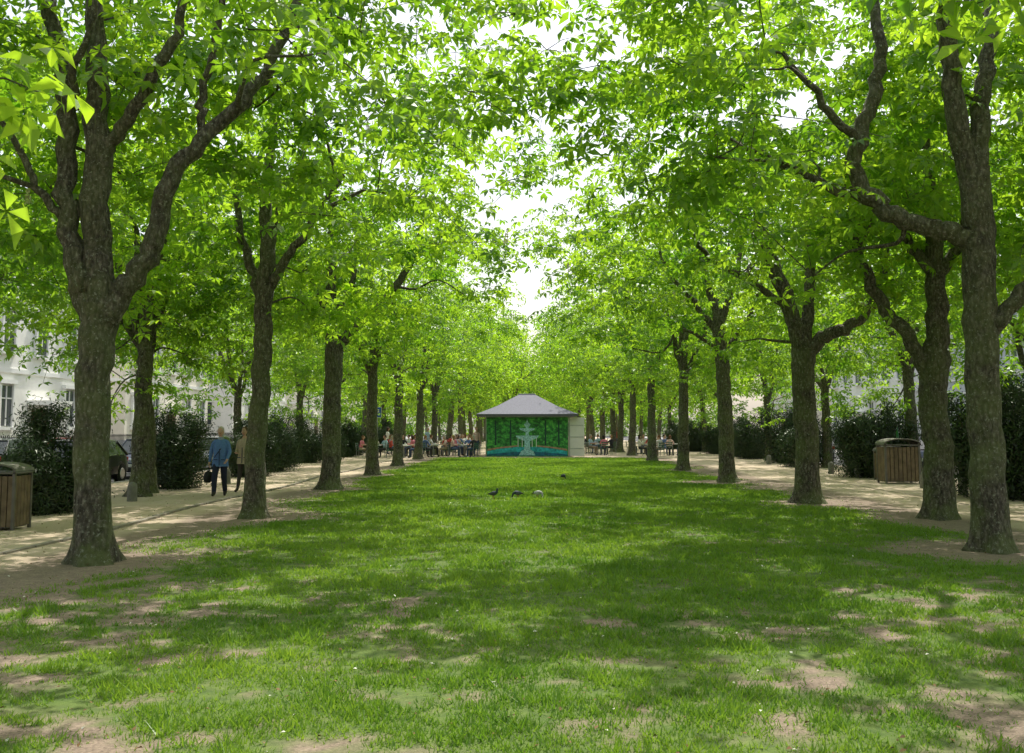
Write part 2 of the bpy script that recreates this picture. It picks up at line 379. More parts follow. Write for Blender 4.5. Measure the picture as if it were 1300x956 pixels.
# ------------------------------------------------------------ generic builder
class MB:
    def __init__(s): s.v=[];s.f=[];s.m=[];s.sm=[];s.mats=[]
    def mi(s,m):
        if m not in s.mats: s.mats.append(m)
        return s.mats.index(m)
    def add(s,V,F,m,smooth=False):
        o=len(s.v);k=s.mi(m)
        s.v+= [tuple(map(float,p)) for p in V]
        for f in F: s.f.append([int(i)+o for i in f]);s.m.append(k);s.sm.append(smooth)
    def box(s,c,d,m,rz=0,top=1.0,rx=0):
        V=[]
        for z in(-.5,.5):
            for a,b in((-.5,-.5),(.5,-.5),(.5,.5),(-.5,.5)):
                t=top if z>0 else 1
                V.append(Vector((a*d[0]*t,b*d[1]*t,z*d[2])))
        R=Matrix.Rotation(rz,3,'Z')@Matrix.Rotation(rx,3,'X')
        V=[R@p+Vector(c) for p in V]
        s.add(V,[(0,3,2,1),(4,5,6,7),(0,1,5,4),(1,2,6,5),(2,3,7,6),(3,0,4,7)],m)
    def ell(s,c,r,m,nu=14,nv=10,fn=None,R=None):
        V=[];F=[]
        for i in range(nv+1):
            th=math.pi*i/nv
            for j in range(nu):
                ph=2*math.pi*j/nu
                p=Vector((math.sin(th)*math.cos(ph),math.sin(th)*math.sin(ph),math.cos(th)))
                if fn: p=fn(p)
                p=Vector((p.x*r[0],p.y*r[1],p.z*r[2]))
                if R: p=R@p
                V.append(p+Vector(c))
        for i in range(nv):
            for j in range(nu):
                F.append((i*nu+j,(i+1)*nu+j,(i+1)*nu+(j+1)%nu,i*nu+(j+1)%nu))
        s.add(V,F,m,True)
    def tube(s,P,R,m,n=8,sub=0):
        if sub: P,R=catmull(P,R,sub)
        V,F=tube(np.array(P,float),list(R),n,wob=0)
        s.add(V,F,m,True)
        q=len(P)-1
        s.add(V[:n],[tuple(range(n-1,-1,-1))],m);s.add(V[q*n:],[tuple(range(n))],m)
    def loft(s,rings,m,n=20,cap=True):
        V=[];F=[]
        for (cx,cy,cz,rx,ry) in rings:
            for j in range(n):
                a=2*math.pi*j/n;V.append((cx+rx*math.cos(a),cy+ry*math.sin(a),cz))
        for i in range(len(rings)-1):
            for j in range(n): F.append((i*n+j,i*n+(j+1)%n,(i+1)*n+(j+1)%n,(i+1)*n+j))
        s.add(V,F,m,True)
        if cap:
            s.add(V[:n],[tuple(range(n-1,-1,-1))],m);s.add(V[-n:],[tuple(range(n))],m)
    def poly(s,V,m): s.add(V,[tuple(range(len(V)))],m)
    def obj(s,name,loc=(0,0,0),rz=0,bevel=0,scale=1):
        me=bpy.data.meshes.new(name);me.from_pydata(s.v,[],s.f)
        for m in s.mats: me.materials.append(m)
        me.polygons.foreach_set('material_index',s.m);me.polygons.foreach_set('use_smooth',s.sm);me.update()
        o=link(bpy.data.objects.new(name,me));o.location=loc;o.rotation_euler=(0,0,rz);o.scale=(scale,)*3
        if bevel:
            b=o.modifiers.new('b','BEVEL');b.width=bevel;b.segments=2;b.limit_method='ANGLE'
        return o

# ------------------------------------------------------------ ground
TR=((-5.4,12.6),(-5.1,19),(-5.4,27.9),(6.45,14),(7.8,19),(6.45,22.9),(6.4,31.6),(-5.5,36.3),(6.4,40.5))
def gdens(x,y):
    x=np.asarray(x,float);y=np.asarray(y,float)
    e=(fbm(x,y,.35,5)-.5)*2.6
    le=sstep(-5.9,-4.0,x+e); re=1-sstep(5.9,7.6,x+e)
    fe=1-sstep(56.5,58.5,y+e*.5)
    n=fbm(x,y,.8,11); n2=fbm(x,y,3.4,31)
    thr=.43-.10*sstep(8,13,y)-.11*sstep(13,24,y)-.1*sstep(30,45,y)
    thr=thr+.10*(1-sstep(-4.5,-1.5,x))*(1-sstep(9,14,y))+.03*sstep(2,5,x)*(1-sstep(9,14,y))
    mid=np.exp(-(x/2.6)**2)*.05
    p=sstep(thr-.13-mid,thr+.12-mid,.35*n+.65*n2)
    for tx,ty in TR:
        r=np.hypot(x-tx,y-ty); p=p*(sstep(.5,1.9,r+e*.4))
    return le*re*fe*p
def pathmask(x,y):
    e=(fbm(x,y,.5,77)-.5)*1.2
    l=1-sstep(-6.5,-6.0,x+e*.6); r=sstep(7.9,8.5,x+e*.6); f=sstep(58,59.2,y+e)
    return np.clip(l+r+f,0,1)
xs=np.concatenate([np.arange(-9,10.01,.11)]); ys=[-4.0]
while ys[-1]<64: ys.append(ys[-1]+max(.10,.0075*max(ys[-1],1)))
ys=np.array(ys)
X,Y=np.meshgrid(xs,ys);nx=len(xs);ny=len(ys)
Z=.02+.035*(fbm(X,Y,.25,3)-.5)+.014*(fbm(X,Y,3,8)-.5)
ed=np.minimum(sstep(-9,-8.4,X),1-sstep(9.4,10,X))*(1-sstep(62.5,64,Y))*sstep(-4,-3.5,Y)
Z=Z*ed+.004*(1-ed)
G=gdens(X,Y);PM=pathmask(X,Y)
V=np.stack([X.ravel(),Y.ravel(),Z.ravel()],1)
i=np.arange(ny-1)[:,None]*nx;j=np.arange(nx-1)[None,:]
F=np.stack([i+j,i+j+1,i+nx+j+1,i+nx+j],-1).reshape(-1,4)
def sandcol(nt):
    c=coords(nt,(1,1,1));a=noise(nt,.6,5,c);b=noise(nt,60,3,c)
    s=ramp(nt,a,[(.3,(.44,.34,.24)),(.7,(.60,.49,.37))])
    return mixc(nt,.3,s,ramp(nt,b,[(.3,(.18,.13,.09)),(.5,(.46,.37,.27)),(.75,(.68,.59,.46))])),b
def lawnmat():
    m,nt,out=mat_new('lawn_soil');p=nt.nodes.new('ShaderNodeBsdfPrincipled');p.inputs['Roughness'].default_value=.95
    c=coords(nt);n1=noise(nt,9,8,c,.7);n2=noise(nt,45,4,c);n3=noise(nt,1.3,4,c)
    soil=ramp(nt,n1,[(.3,(.12,.085,.06)),(.55,(.27,.20,.15)),(.75,(.42,.33,.25))])
    crumb=ramp(nt,n2,[(.35,(.09,.065,.05)),(.65,(.40,.31,.24))])
    soil=mixc(nt,.45,soil,crumb)
    gr=ramp(nt,n1,[(.3,(.045,.09,.015)),(.7,(.14,.20,.035))])
    a=nt.nodes.new('ShaderNodeAttribute');a.attribute_name='grass'
    md=nt.nodes.new('ShaderNodeMath');md.operation='MULTIPLY_ADD';nt.links.new(a.outputs['Fac'],md.inputs[0]);md.inputs[1].default_value=1.2;md.inputs[2].default_value=-.2
    md.use_clamp=True
    col=mixc(nt,md.outputs[0],soil,gr)
    sc,_=sandcol(nt)
    b=nt.nodes.new('ShaderNodeAttribute');b.attribute_name='path'
    col=mixc(nt,b.outputs['Fac'],col,sc)
    nt.links.new(col,p.inputs['Base Color'])
    nt.links.new(bump(nt,n2,.5,.02),p.inputs['Normal']);nt.links.new(p.outputs[0],out.inputs[0]);return m
lawn=link(bpy.data.objects.new('lawn',np_mesh('lawn',V,F,None,(lawnmat(),),None,np.ones(len(F)),{'grass':G.ravel(),'path':PM.ravel()})))
def sandmat():
    m,nt,out=mat_new('sand_path');p=nt.nodes.new('ShaderNodeBsdfPrincipled');p.inputs['Roughness'].default_value=.95
    s,b=sandcol(nt);nt.links.new(s,p.inputs['Base Color']);nt.links.new(bump(nt,b,.4,.01),p.inputs['Normal'])
    nt.links.new(p.outputs[0],out.inputs[0]);return m
M_sand=sandmat()
M_asph=simple('asphalt',(.055,.055,.058),.9,0,.3,30,.3)
M_pave=simple('paving',(.30,.29,.27),.9,0,.2,4,.2)
M_kerb=simple('kerb_stone',(.33,.32,.30),.85,0,.2,6)
M_far=simple('far_ground',(.14,.15,.09),.95,0,.3,.5)
M_paint=simple('road_paint',(.75,.75,.72),.7,0,.1,8)
def sheet(name,x0,x1,y0,y1,z,m):
    b=MB();b.poly([(x0,y0,z),(x1,y0,z),(x1,y1,z),(x0,y1,z)],m);return b.obj(name)
sheet('ground',-1200,1200,-400,1800,-.12,M_far)
b=MB()
for x0,x1,y0,y1 in((-12.8,-9+.0,-60,260),(-9,10,-60,-4),(-9,10,64,260),(10,14.6,-60,260)):
    b.poly([(x0,y0,0.0),(x1,y0,0.0),(x1,y1,0.0),(x0,y1,0.0)],M_sand)
b.poly([(-9,-4,-.03),(10,-4,-.03),(10,64,-.03),(-9,64,-.03)],M_sand)
b.obj('sand_path')
for nm,x0,x1,kx,sx0,sx1 in(('left',-19.6,-13.0,-12.9,-22.6,-19.7),('right',14.8,22.0,14.7,22.1,25.2)):
    sheet('road',x0-.1,x1+.1,-60,260,-.11,M_asph)
    b=MB();b.box((kx,100,-.05),(.2,320,.13),M_kerb)
    b.box((sx1+.0 if nm=='left' else sx0,100,-.05),(.2,320,.13),M_kerb);b.obj('kerb')
    if nm=='left': sheet('pavement',sx0-3,sx1-.1,-60,260,0.004,M_pave)
    else: sheet('pavement',sx0+.1,sx1+3,-60,260,.004,M_pave)
    b=MB();cx=(x0+x1)/2
    for q in range(-40,260,6): b.poly([(cx-.06,q,-.106),(cx+.06,q,-.106),(cx+.06,q+3,-.106),(cx-.06,q+3,-.106)],M_paint)
    b.obj('road_marking')
M_edge=simple('edging_stone',(.26,.23,.19),.9,0,.3,7,.3)
b=MB();y=8.0
while y<58:
    l=.5+.3*rg.random();b.box((-7.0+.12*math.sin(y*.5)+rg.uniform(-.015,.015),y+l/2,.03),(.10,l-.03,.05),M_edge,rz=rg.uniform(-.02,.02));y+=l
b.obj('path_edging')

# grass blades ----------------------------------------------------------
rs=np.random.RandomState(9);NB=950000
u=rs.rand(NB);d0,d1=3.2,59
yy=np.where(rs.rand(NB)<.75,d0*(d1/d0)**u,d0+(d1-d0)*u)
xx=rs.uniform(-8,9,NB)
vis=np.abs(xx-.1)<yy*.56+1.5
xx,yy=xx[vis],yy[vis]
g=gdens(xx,yy)
tuft=fbm(xx,yy,4.0,71)
keep=rs.rand(len(xx))<np.clip(g*1.05+.05*(np.abs(xx)<5),0,1)*sstep(.25,.5,tuft)
xx,yy,g,tuft=xx[keep],yy[keep],g[keep],tuft[keep];n=len(xx)
zz=.02+.035*(fbm(xx,yy,.25,3)-.5)-.01
h=(.022+.035*rs.rand(n)+.065*sstep(.5,.72,tuft)*rs.rand(n))*(.5+.5*g)
w=.0028+.00065*yy
a=rs.rand(n)*6.283;dx=np.cos(a)*w;dy=np.sin(a)*w
lx=rs.randn(n)*h*.55;ly=rs.randn(n)*h*.55
V=np.stack([np.stack([xx-dx,yy-dy,zz],1),np.stack([xx+dx,yy+dy,zz],1),np.stack([xx+lx,yy+ly,zz+h],1)],1).reshape(-1,3)
F=np.arange(len(V)).reshape(-1,3)
tt=np.repeat(np.clip(fbm(xx,yy,.8,55)*.9+rs.rand(n)*.45-.15,0,1),3)
link(bpy.data.objects.new('grass',np_mesh('grass',V,F,None,(M_grass,),tt)))
print('blades',n)
M_dry=simple('dry_leaf',(.20,.11,.05),.9,0,.5,3);M_petal=simple('petal',(.7,.69,.6),.8,0,.1,5)
n=3800;x=rs.uniform(-9.5,10,n);yv=4.5*(60/4.5)**rs.rand(n)
C=np.stack([x,yv,.045+0*x],1);N=np.stack([rs.randn(n)*.4,rs.randn(n)*.4,1+0*x],1)
V,F,k_=palmate(C,N,.032,1,rs,w=.6,droop=.2)
link(bpy.data.objects.new('fallen_leaves',np_mesh('fallen_leaves',V,F,(rs.rand(len(F))<.2).astype(int),(M_dry,M_petal))))

# ------------------------------------------------------------ yew bushes
def bush(seed,w,h):
    rs=np.random.RandomState(seed);C=[];N=[];T_=[]
    VV=[];FF=[];off=0
    for s in range(16):
        a=rs.rand()*6.28;r=rs.rand()**.5*w*.36;hh=h*(.62+.4*rs.rand())*(1-.28*(r/(w*.36)))
        P=np.array([[math.cos(a)*r*.3,math.sin(a)*r*.3,0],[math.cos(a)*r*.8,math.sin(a)*r*.8,hh*.5],[math.cos(a)*r*1.15,math.sin(a)*r*1.15,hh]])
        V,F=tube(P,[.04,.025,.01],5);VV.append(V);FF.append(F+off);off+=len(V)
        for q in range(15):
            t=.06+.94*rs.rand();c=np.array([math.cos(a)*r*(.4+.9*t),math.sin(a)*r*(.4+.9*t),hh*t])
            n=40;sg=w*.12*(1.25-.75*t)
            p=c+rs.randn(n,3)*[sg,sg,sg*1.0];p[:,2]=np.abs(p[:,2])
            C.append(p);nn=rs.randn(n,3)*.6+(p-c)*3+[math.cos(a)*.4,math.sin(a)*.4,.2];N.append(nn);T_.append(np.clip(rs.rand()*.5+.5*rs.rand(n),0,1))
    C=np.vstack(C);N=np.vstack(N);T_=np.concatenate(T_)
    V,F,k=palmate(C,N,.12,3,rs,w=.24,droop=.2)
    nb=off;nfb=sum(len(f) for f in FF)
    VV.append(V);FF.append(F+off)
    return np_mesh('yew',np.vstack(VV),np.vstack(FF),np.concatenate([np.zeros(nfb),np.ones(len(F))]),(M_bark,M_yew),np.concatenate([np.zeros(nb),np.repeat(T_,k)]))
BV=[bush(1,2.3,2.3),bush(2,2.5,2.5),bush(3,2.2,2.2)]
bp=[(-9.9,20.5,1.0),(-10.0,29,1.05),(-10.2,40,1.1),(-10.0,36,.95),(-10.8,45,1.05),(-10.9,50,1.0),(-10.9,55,1),(-11,60,1),(-11,64,1),(-11.3,14,1),
 (11.9,24.5,1.35),(12.4,35.5,1.35),(12.8,45,1.2),(12.9,50,1.25),(13.0,57,1.15),(13.3,40,.95),(13.2,62,1.1),(13.2,68,1.1),(12.5,19.5,1.3),(13,75,1.1),(-11,72,1.1),(-11,80,1.1),(13,84,1.1)]
for i,(x,y,s) in enumerate(bp):
    o=link(bpy.data.objects.new('yew_bush',BV[i%3]));o.location=(x,y,0);o.rotation_euler=(0,0,rg.random()*6.28);o.scale=(s,s,s*rg.uniform(.95,1.05))

# ------------------------------------------------------------ villas
M_white=simple('white_stucco',(.80,.79,.75),.85,0,.06,2);M_cream=simple('cream_stucco',(.74,.70,.61),.85,0,.08,2)
M_grey=simple('grey_stucco',(.46,.48,.52),.85,0,.1,2);M_glass=simple('window_glass',(.07,.08,.09),.12,0,.2,2)
M_frame=simple('window_frame',(.8,.8,.78),.6,0,.05,2);M_roof=simple('roof_slate',(.10,.10,.12),.8,0,.3,6);M_door=simple('door_wood',(.10,.05,.03),.5,0,.3,6)
M_tile=simple('roof_tile',(.22,.09,.06),.85,0,.3,6)
def villa(xf,side,y0,y1,floors,m,rm,fh=3.5):
    b=MB();dep=11;H=1.0+floors*fh;cy=(y0+y1)/2;W=y1-y0;cx=xf-side*dep/2
    b.box((cx,cy,H/2),(dep,W,H),m)
    b.box((cx,cy,.5),(dep+.16,W+.16,1.0),M_grey)
    b.box((cx,cy,H+.2),(dep+.9,W+.9,.4),M_frame)
    for f in range(1,floors): b.box((cx,cy,1.0+f*fh-.1),(dep+.2,W+.2,.2),M_frame)
    b.box((cx,cy,H+.4+1.3),(dep+.6,W+.6,2.6),rm,top=.35)
    n=max(3,int(W/2.8));sp=W/n
    for f in range(floors):
        z=1.0+f*fh+1.75
        for i in range(n):
            yc=y0+sp*(i+.5)
            if f==0 and i==n//2:
                b.box((xf+side*.05,yc,1.35),(.14,1.3,2.6),M_door);b.box((xf+side*.5,yc,.2),(1,2,.4),M_kerb)
                b.box((xf+side*.6,yc,2.95),(1.2,2.2,.22),M_frame)
                for s in(-.95,.95): b.tube([(xf+side*1.05,yc+s,.4),(xf+side*1.05,yc+s,2.84)],[.12,.1],M_frame)
                continue
            b.box((xf+side*.02,yc,z),(.06,1.05,1.85),M_glass)
            for s in(-.6,.6): b.box((xf+side*.06,yc+s,z),(.16,.15,2.1),M_frame)
            b.box((xf+side*.1,yc,z+1.12),(.24,1.5,.18),M_frame);b.box((xf+side*.1,yc,z-1.04),(.24,1.5,.14),M_frame)
            b.box((xf+side*.045,yc,z),(.09,.06,1.85),M_frame);b.box((xf+side*.043,yc,z+.35),(.09,1.05,.06),M_frame)
    for s in(-1,1):
        for q in range(3):
            b.box((cx+(q-1)*3.2,cy+s*(W/2+.02),1+fh*.5+.2),(1.1,.08,1.8),M_glass)
            b.box((cx+(q-1)*3.2,cy+s*(W/2+.02),1+fh*1.5+.2),(1.1,.08,1.8),M_glass)
            b.box((cx+(q-1)*3.2,cy+s*(W/2+.05),1+fh*.5+1.2),(1.4,.2,.16),M_frame)
    b.box((cx,cy-W*.25,H+2.9),(.7,.7,1.8),M_tile)
    return b.obj('villa')
villa(-24,1,24,38,3,M_white,M_roof);villa(-24,1,41,57,3,M_white,M_roof);villa(-24.5,1,61,77,2,M_cream,M_tile,3.8);villa(-24,1,82,100,3,M_white,M_roof);villa(-24,1,105,125,3,M_cream,M_roof)
villa(27,-1,28,44,3,M_grey,M_roof);villa(27.5,-1,48,66,2,M_grey,M_roof,3.9);villa(27,-1,70,88,3,M_white,M_roof);villa(27,-1,93,112,3,M_cream,M_roof)
M_iron=simple('black_iron',(.02,.02,.022),.5,.6,.2,5)
def fence(x,y0,y1):
    b=MB();b.box((x,(y0+y1)/2,.2),(.3,y1-y0,.4),M_kerb)
    for z in(.55,1.3): b.box((x,(y0+y1)/2,z),(.04,y1-y0,.04),M_iron)
    y=y0
    while y<y1: b.box((x,y,.9),(.025,.025,1.0),M_iron);y+=.16
    b.obj('iron_fence')
fence(-22.4,22,80);fence(25.4,26,90)

# ------------------------------------------------------------ cars
M_tyre=simple('tyre',(.015,.015,.015),.85,0,.2,9);M_rim=simple('alloy',(.5,.5,.52),.3,.9,.1,5)
M_lamp=simple('tail_lamp',(.5,.02,.02),.3,0,.1,4);M_plate=simple('number_plate',(.75,.75,.7),.5,0,.05,4);M_plas=simple('black_plastic',(.025,.025,.028),.6,0,.2,9)
def paint(name,c):
    m,nt,out=mat_new(name);p=nt.nodes.new('ShaderNodeBsdfPrincipled');n=noise(nt,3,2,coords(nt))
    nt.links.new(ramp(nt,n,[(.2,tuple(v*.9 for v in c)),(.8,tuple(min(1,v*1.1) for v in c))]),p.inputs['Base Color'])
    p.inputs['Roughness'].default_value=.3;p.inputs['Coat Weight'].default_value=.8;p.inputs['Coat Roughness'].default_value=.05
    nt.links.new(p.outputs[0],out.inputs[0]);return m
def car(loc,rz,col):
    m=paint('car_paint',col);b=MB()
    secs=[(-2.12,.62,.32,.58),(-2.0,.78,.24,.68),(-1.5,.86,.22,.80),(-.9,.88,.2,.90),(0,.89,.2,.93),(1.0,.89,.2,.95),(1.7,.86,.22,.95),(2.05,.8,.26,.88),(2.14,.7,.34,.7)]
    V=[];n=8
    for y,w,z0,z1 in secs:
        V+=[(-w*.85,y,z0),(-w,y,z0+.12),(-w,y,(z0+z1)/2),(-w*.94,y,z1),(w*.94,y,z1),(w,y,(z0+z1)/2),(w,y,z0+.12),(w*.85,y,z0)]
    F=[]
    for i in range(len(secs)-1):
        for j in range(n): F.append((i*n+j,i*n+(j+1)%n,(i+1)*n+(j+1)%n,(i+1)*n+j))
    F+=[tuple(range(n-1,-1,-1)),tuple(range((len(secs)-1)*n,len(secs)*n))]
    b.add(V,F,m,False)
    g=[(-1.05,.78,.9,.9),(-.45,.64,.9,1.40),(.6,.63,.92,1.45),(1.35,.64,.93,1.38),(1.95,.74,.9,.95)]
    V=[]
    for y,w,z0,z1 in g: V+=[(-.83,y,z0),(-w,y,z1),(w,y,z1),(.83,y,z0)]
    F=[]
    for i in range(len(g)-1):
        for j in range(4): F.append((i*4+j,i*4+(j+1)%4,(i+1)*4+(j+1)%4,(i+1)*4+j))
    b.add(V,F,M_glass)
    V=[]
    for y,w,z in((-.5,.65,1.41),(.6,.64,1.465),(1.38,.65,1.40)): V+=[(-w,y,z-.03),(-w*.96,y,z+.012),(w*.96,y,z+.012),(w,y,z-.03)]
    F=[]
    for i in range(2):
        for j in range(4): F.append((i*4+j,i*4+(j+1)%4,(i+1)*4+(j+1)%4,(i+1)*4+j))
    b.add(V,F+[(3,2,1,0),(8,9,10,11)],m)
    for s in(-1,1):
        for P in([(s*.83,-1.0,.93),(s*.655,-.45,1.4)],[(s*.84,.25,.93),(s*.645,.25,1.43)],[(s*.83,1.9,.93),(s*.66,1.38,1.38)]): b.tube(P,[.035,.03],m,6)
        b.box((s*.98,-.75,1.0),(.2,.1,.13),m)
        for y in(-1.35,1.32):
            b.tube([(s*.72,y,.32),(s*.9,y,.32)],[.32,.32],M_tyre,20);b.tube([(s*.89,y,.32),(s*.915,y,.32)],[.2,.18],M_rim,12)
            b.tube([(s*.80,y,.34),(s*.885,y,.34)],[.39,.39],M_plas,20)
        b.box((s*.66,2.08,.78),(.22,.12,.16),M_lamp);b.box((s*.62,-2.05,.6),(.26,.14,.12),M_frame)
    b.box((0,2.14,.6),(.52,.03,.11),M_plate);b.box((0,-2.13,.48),(.52,.03,.11),M_plate)
    b.box((0,2.1,.4),(1.45,.14,.14),M_plas);b.box((0,-2.06,.38),(1.4,.16,.14),M_plas)
    b.obj('parked_car',loc,rz,bevel=.025)
car((-14.3,38,-.11),0,(.01,.02,.07));car((-14.3,32,-.11),0,(.02,.02,.025));car((-14.3,45,-.11),0,(.3,.3,.32));car((-14.3,52,-.11),0,(.02,.03,.05))
car((-18.6,36,-.11),math.pi,(.03,.04,.035));car((-18.6,42,-.11),math.pi,(.25,.02,.02))
for y,c in((30,(.3,.3,.33)),(37,(.02,.02,.03)),(44,(.05,.07,.14)),(57,(.4,.4,.4)),(64,(.1,.01,.01))): car((16.2,y,-.11),math.pi,c)

# ------------------------------------------------------------ kiosk
M_kroof=simple('kiosk_shingle',(.12,.125,.16),.8,0,.3,14,.3);M_panel=simple('kiosk_white_panel',(.72,.72,.66),.6,0,.05,3)
M_steel=simple('galvanised_steel',(.35,.36,.37),.4,.7,.15,6);M_fasc=simple('kiosk_fascia',(.10,.10,.11),.6,0,.1,6)
def muralmat():
    m,nt,out=mat_new('painted_mural');p=nt.nodes.new('ShaderNodeBsdfPrincipled')
    c=coords(nt,(2.2,1,3.0));n=noise(nt,2.2,6,c,.65)
    col=ramp(nt,n,[(.34,(.008,.05,.02)),(.48,(.03,.20,.04)),(.60,(.08,.45,.07)),(.74,(.40,.70,.12))])
    nt.links.new(col,p.inputs['Base Color']);p.inputs['Roughness'].default_value=.5;nt.links.new(p.outputs[0],out.inputs[0]);return m
M_mur=muralmat();M_water=simple('mural_water',(.03,.42,.45),.5,0,.6,5);M_teal=simple('mural_fountain',(.34,.70,.74),.5,0,.7,14);M_mpink=simple('mural_path',(.45,.25,.16),.6,0,.5,6)
M_mdark=simple('mural_dark',(.008,.05,.04),.5,0,.4,6);M_mdeep=simple('mural_deep_water',(.01,.14,.22),.5,0,.5,5)
b=MB();kx,ky=.2,60.2;W=5.0;D=5.0;H=2.45
b.box((kx,ky+D/2,H/2),(W,D,H),M_steel)
yf=ky-.03
b.box((kx,ky-.005,H/2-.02),(W-.1,.05,H-.1),M_mur)
def mp(pts,m,e): b.poly([(kx+x,yf-.004*e,z) for x,z in pts],m)
mp([(-2.4,.08),(2.4,.08),(2.4,.35),(1.6,.5),(.6,.6),(-.6,.6),(-1.6,.5),(-2.4,.35)],M_water,1)
mp([(-2.4,.08),(2.4,.08),(2.4,.16),(1.4,.26),(.6,.3),(-.6,.3),(-1.4,.26),(-2.4,.16)],M_mdeep,2)
mp([(-2.4,.37),(-1.6,.52),(-.6,.62),(-.6,.70),(-1.6,.60),(-2.4,.48)],M_mpink,2)
mp([(2.4,.37),(1.6,.52),(.6,.62),(.6,.70),(1.6,.60),(2.4,.48)],M_mpink,2)
for x in(-1.9,-1.0,1.1,1.9): mp([(x-.05,.7),(x+.05,.7),(x+.04,2.2),(x-.04,2.2)],M_mdark,3)
mp([(-.5,.1),(.5,.1),(.36,.35),(.18,.45),(.16,.95),(.62,1.15),(.7,1.28),(-.7,1.28),(-.62,1.15),(-.16,.95),(-.18,.45),(-.36,.35)],M_teal,4)
mp([(-.1,1.28),(.1,1.28),(.09,1.5),(.42,1.62),(.46,1.72),(-.46,1.72),(-.42,1.62),(-.09,1.5)],M_teal,4)
mp([(-.06,1.72),(.06,1.72),(.2,1.95),(.08,2.05),(0,2.25),(-.08,2.05),(-.2,1.95)],M_teal,4)
for x in(-.55,-.3,.3,.55): mp([(x-.02,.6),(x+.02,.6),(x+.015,1.16),(x-.015,1.16)],M_frame,5)
b.box((kx+W/2+.48,ky-.02,1.22),(.9,.06,2.3),M_panel)
for z in(.5,1.2,1.9): b.box((kx+W/2+.48,ky-.06,z),(.8,.02,.03),M_steel)
b.box((kx+W/2+.04,ky-.05,1.22),(.06,.08,2.36),M_steel)
x0,x1,y0,y1=kx-3.05,kx+3.05,ky-.55,ky+D+.55
r1=[(x0,y0,H+.12),(x1,y0,H+.12),(x1,y1,H+.12),(x0,y1,H+.12)]
r2=[(x0+1.2,y0+1.2,H+.62),(x1-1.2,y0+1.2,H+.62),(x1-1.2,y1-1.2,H+.62),(x0+1.2,y1-1.2,H+.62)]
r3=[(kx-.55,ky+D/2-.2,H+1.35),(kx+.55,ky+D/2-.2,H+1.35),(kx+.55,ky+D/2+.2,H+1.35),(kx-.55,ky+D/2+.2,H+1.35)]
V=r1+r2+r3;F=[]
for k in(0,4):
    for j in range(4): F.append((k+j,k+(j+1)%4,k+4+(j+1)%4,k+4+j))
F.append((8,9,10,11));b.add(V,F,M_kroof)
b.box((kx,(y0+y1)/2,H+.05),(x1-x0-.02,y1-y0-.02,.13),M_fasc)
b.tube([(kx-.55,ky+D/2,H+1.37),(kx+.55,ky+D/2,H+1.37)],[.06,.06],M_kroof)
b.obj('kiosk')

# ------------------------------------------------------------ litter bins
M_wood=simple('bin_wood',(.17,.12,.075),.8,0,.4,5,.2);M_bmetal=simple('bin_metal',(.16,.15,.13),.45,.6,.2,5);M_bottle=simple('green_glass',(.01,.12,.02),.15,0,.1,5)
def bin_(loc,rz,s=1,bottle=False):
    b=MB();w,d,h=.82,.55,.86
    b.box((0,0,.08),(w-.06,d-.06,.08),M_bmetal);b.box((0,0,.5),(w-.1,d-.1,.8),M_plas)
    n=8
    for i in range(n):
        x=-w/2+w/n*(i+.5)
        for s_ in(-1,1): b.box((x,s_*(d/2),.48),(w/n-.014,.03,.84),M_wood)
    for i in range(5):
        y=-d/2+d/5*(i+.5)
        for s_ in(-1,1): b.box((s_*(w/2),y,.48),(.03,d/5-.014,.84),M_wood)
    for s_ in(-1,1):
        for t in(-1,1): b.box((s_*(w/2+.005),t*(d/2+.005),.5),(.05,.05,1.0),M_bmetal)
    V=[];F=[];k=10
    for i in range(k+1):
        a=math.pi*i/k;x=-math.cos(a)*(w/2+.05);z=.98+.14*math.sin(a)
        V+=[(x,-d/2-.05,z),(x,d/2+.05,z),(x,d/2+.05,z-.03),(x,-d/2-.05,z-.03)]
    for i in range(k):
        for j in range(4): F.append((i*4+j,i*4+(j+1)%4,(i+1)*4+(j+1)%4,(i+1)*4+j))
    b.add(V,F,M_bmetal);b.box((0,0,.95),(w+.06,d+.06,.03),M_bmetal)
    if bottle: b.loft([(0,0,1.12,.035,.035),(0,0,1.26,.035,.035),(0,0,1.32,.015,.015),(0,0,1.4,.014,.014)],M_bottle,10)
    b.obj('litter_bin',loc,rz,bevel=.006,scale=s)
bin_((-8.9,16.9,.01),.0,1.0);bin_((11.75,31.6,0),0,1.25,True);bin_((12.2,33.5,0),.2,1.0)
M_stone=simple('bollard_stone',(.20,.19,.17),.9,0,.25,9,.3)
for x,y in((11.3,26),(11.5,29),(11.6,35),(11.6,38),(11.7,43),(11.7,48),(-9.2,23.5),(-9.2,31),(-9.3,34),(11.3,22.5)):
    b=MB();b.loft([(0,0,-.02,.12,.12),(0,0,.36,.11,.11),(0,0,.42,.09,.09),(0,0,.45,.03,.03)],M_stone,12);b.obj('stone_bollard',(x,y,0))
M_blue=simple('sign_blue',(.01,.10,.45),.4,0,.05,3)
b=MB();b.tube([(0,0,0),(0,0,2.95)],[.035,.035],M_steel);b.box((0,-.05,2.65),(.5,.02,.62),M_frame);b.box((0,-.064,2.65),(.45,.012,.57),M_blue)
b.box((-.08,-.073,2.65),(.055,.008,.38),M_frame);b.box((.02,-.073,2.81),(.16,.008,.05),M_frame);b.box((.02,-.073,2.66),(.16,.008,.05),M_frame);b.box((.09,-.0735,2.735),(.05,.008,.2),M_frame)
b.obj('parking_sign',(-8.6,58.5,0))

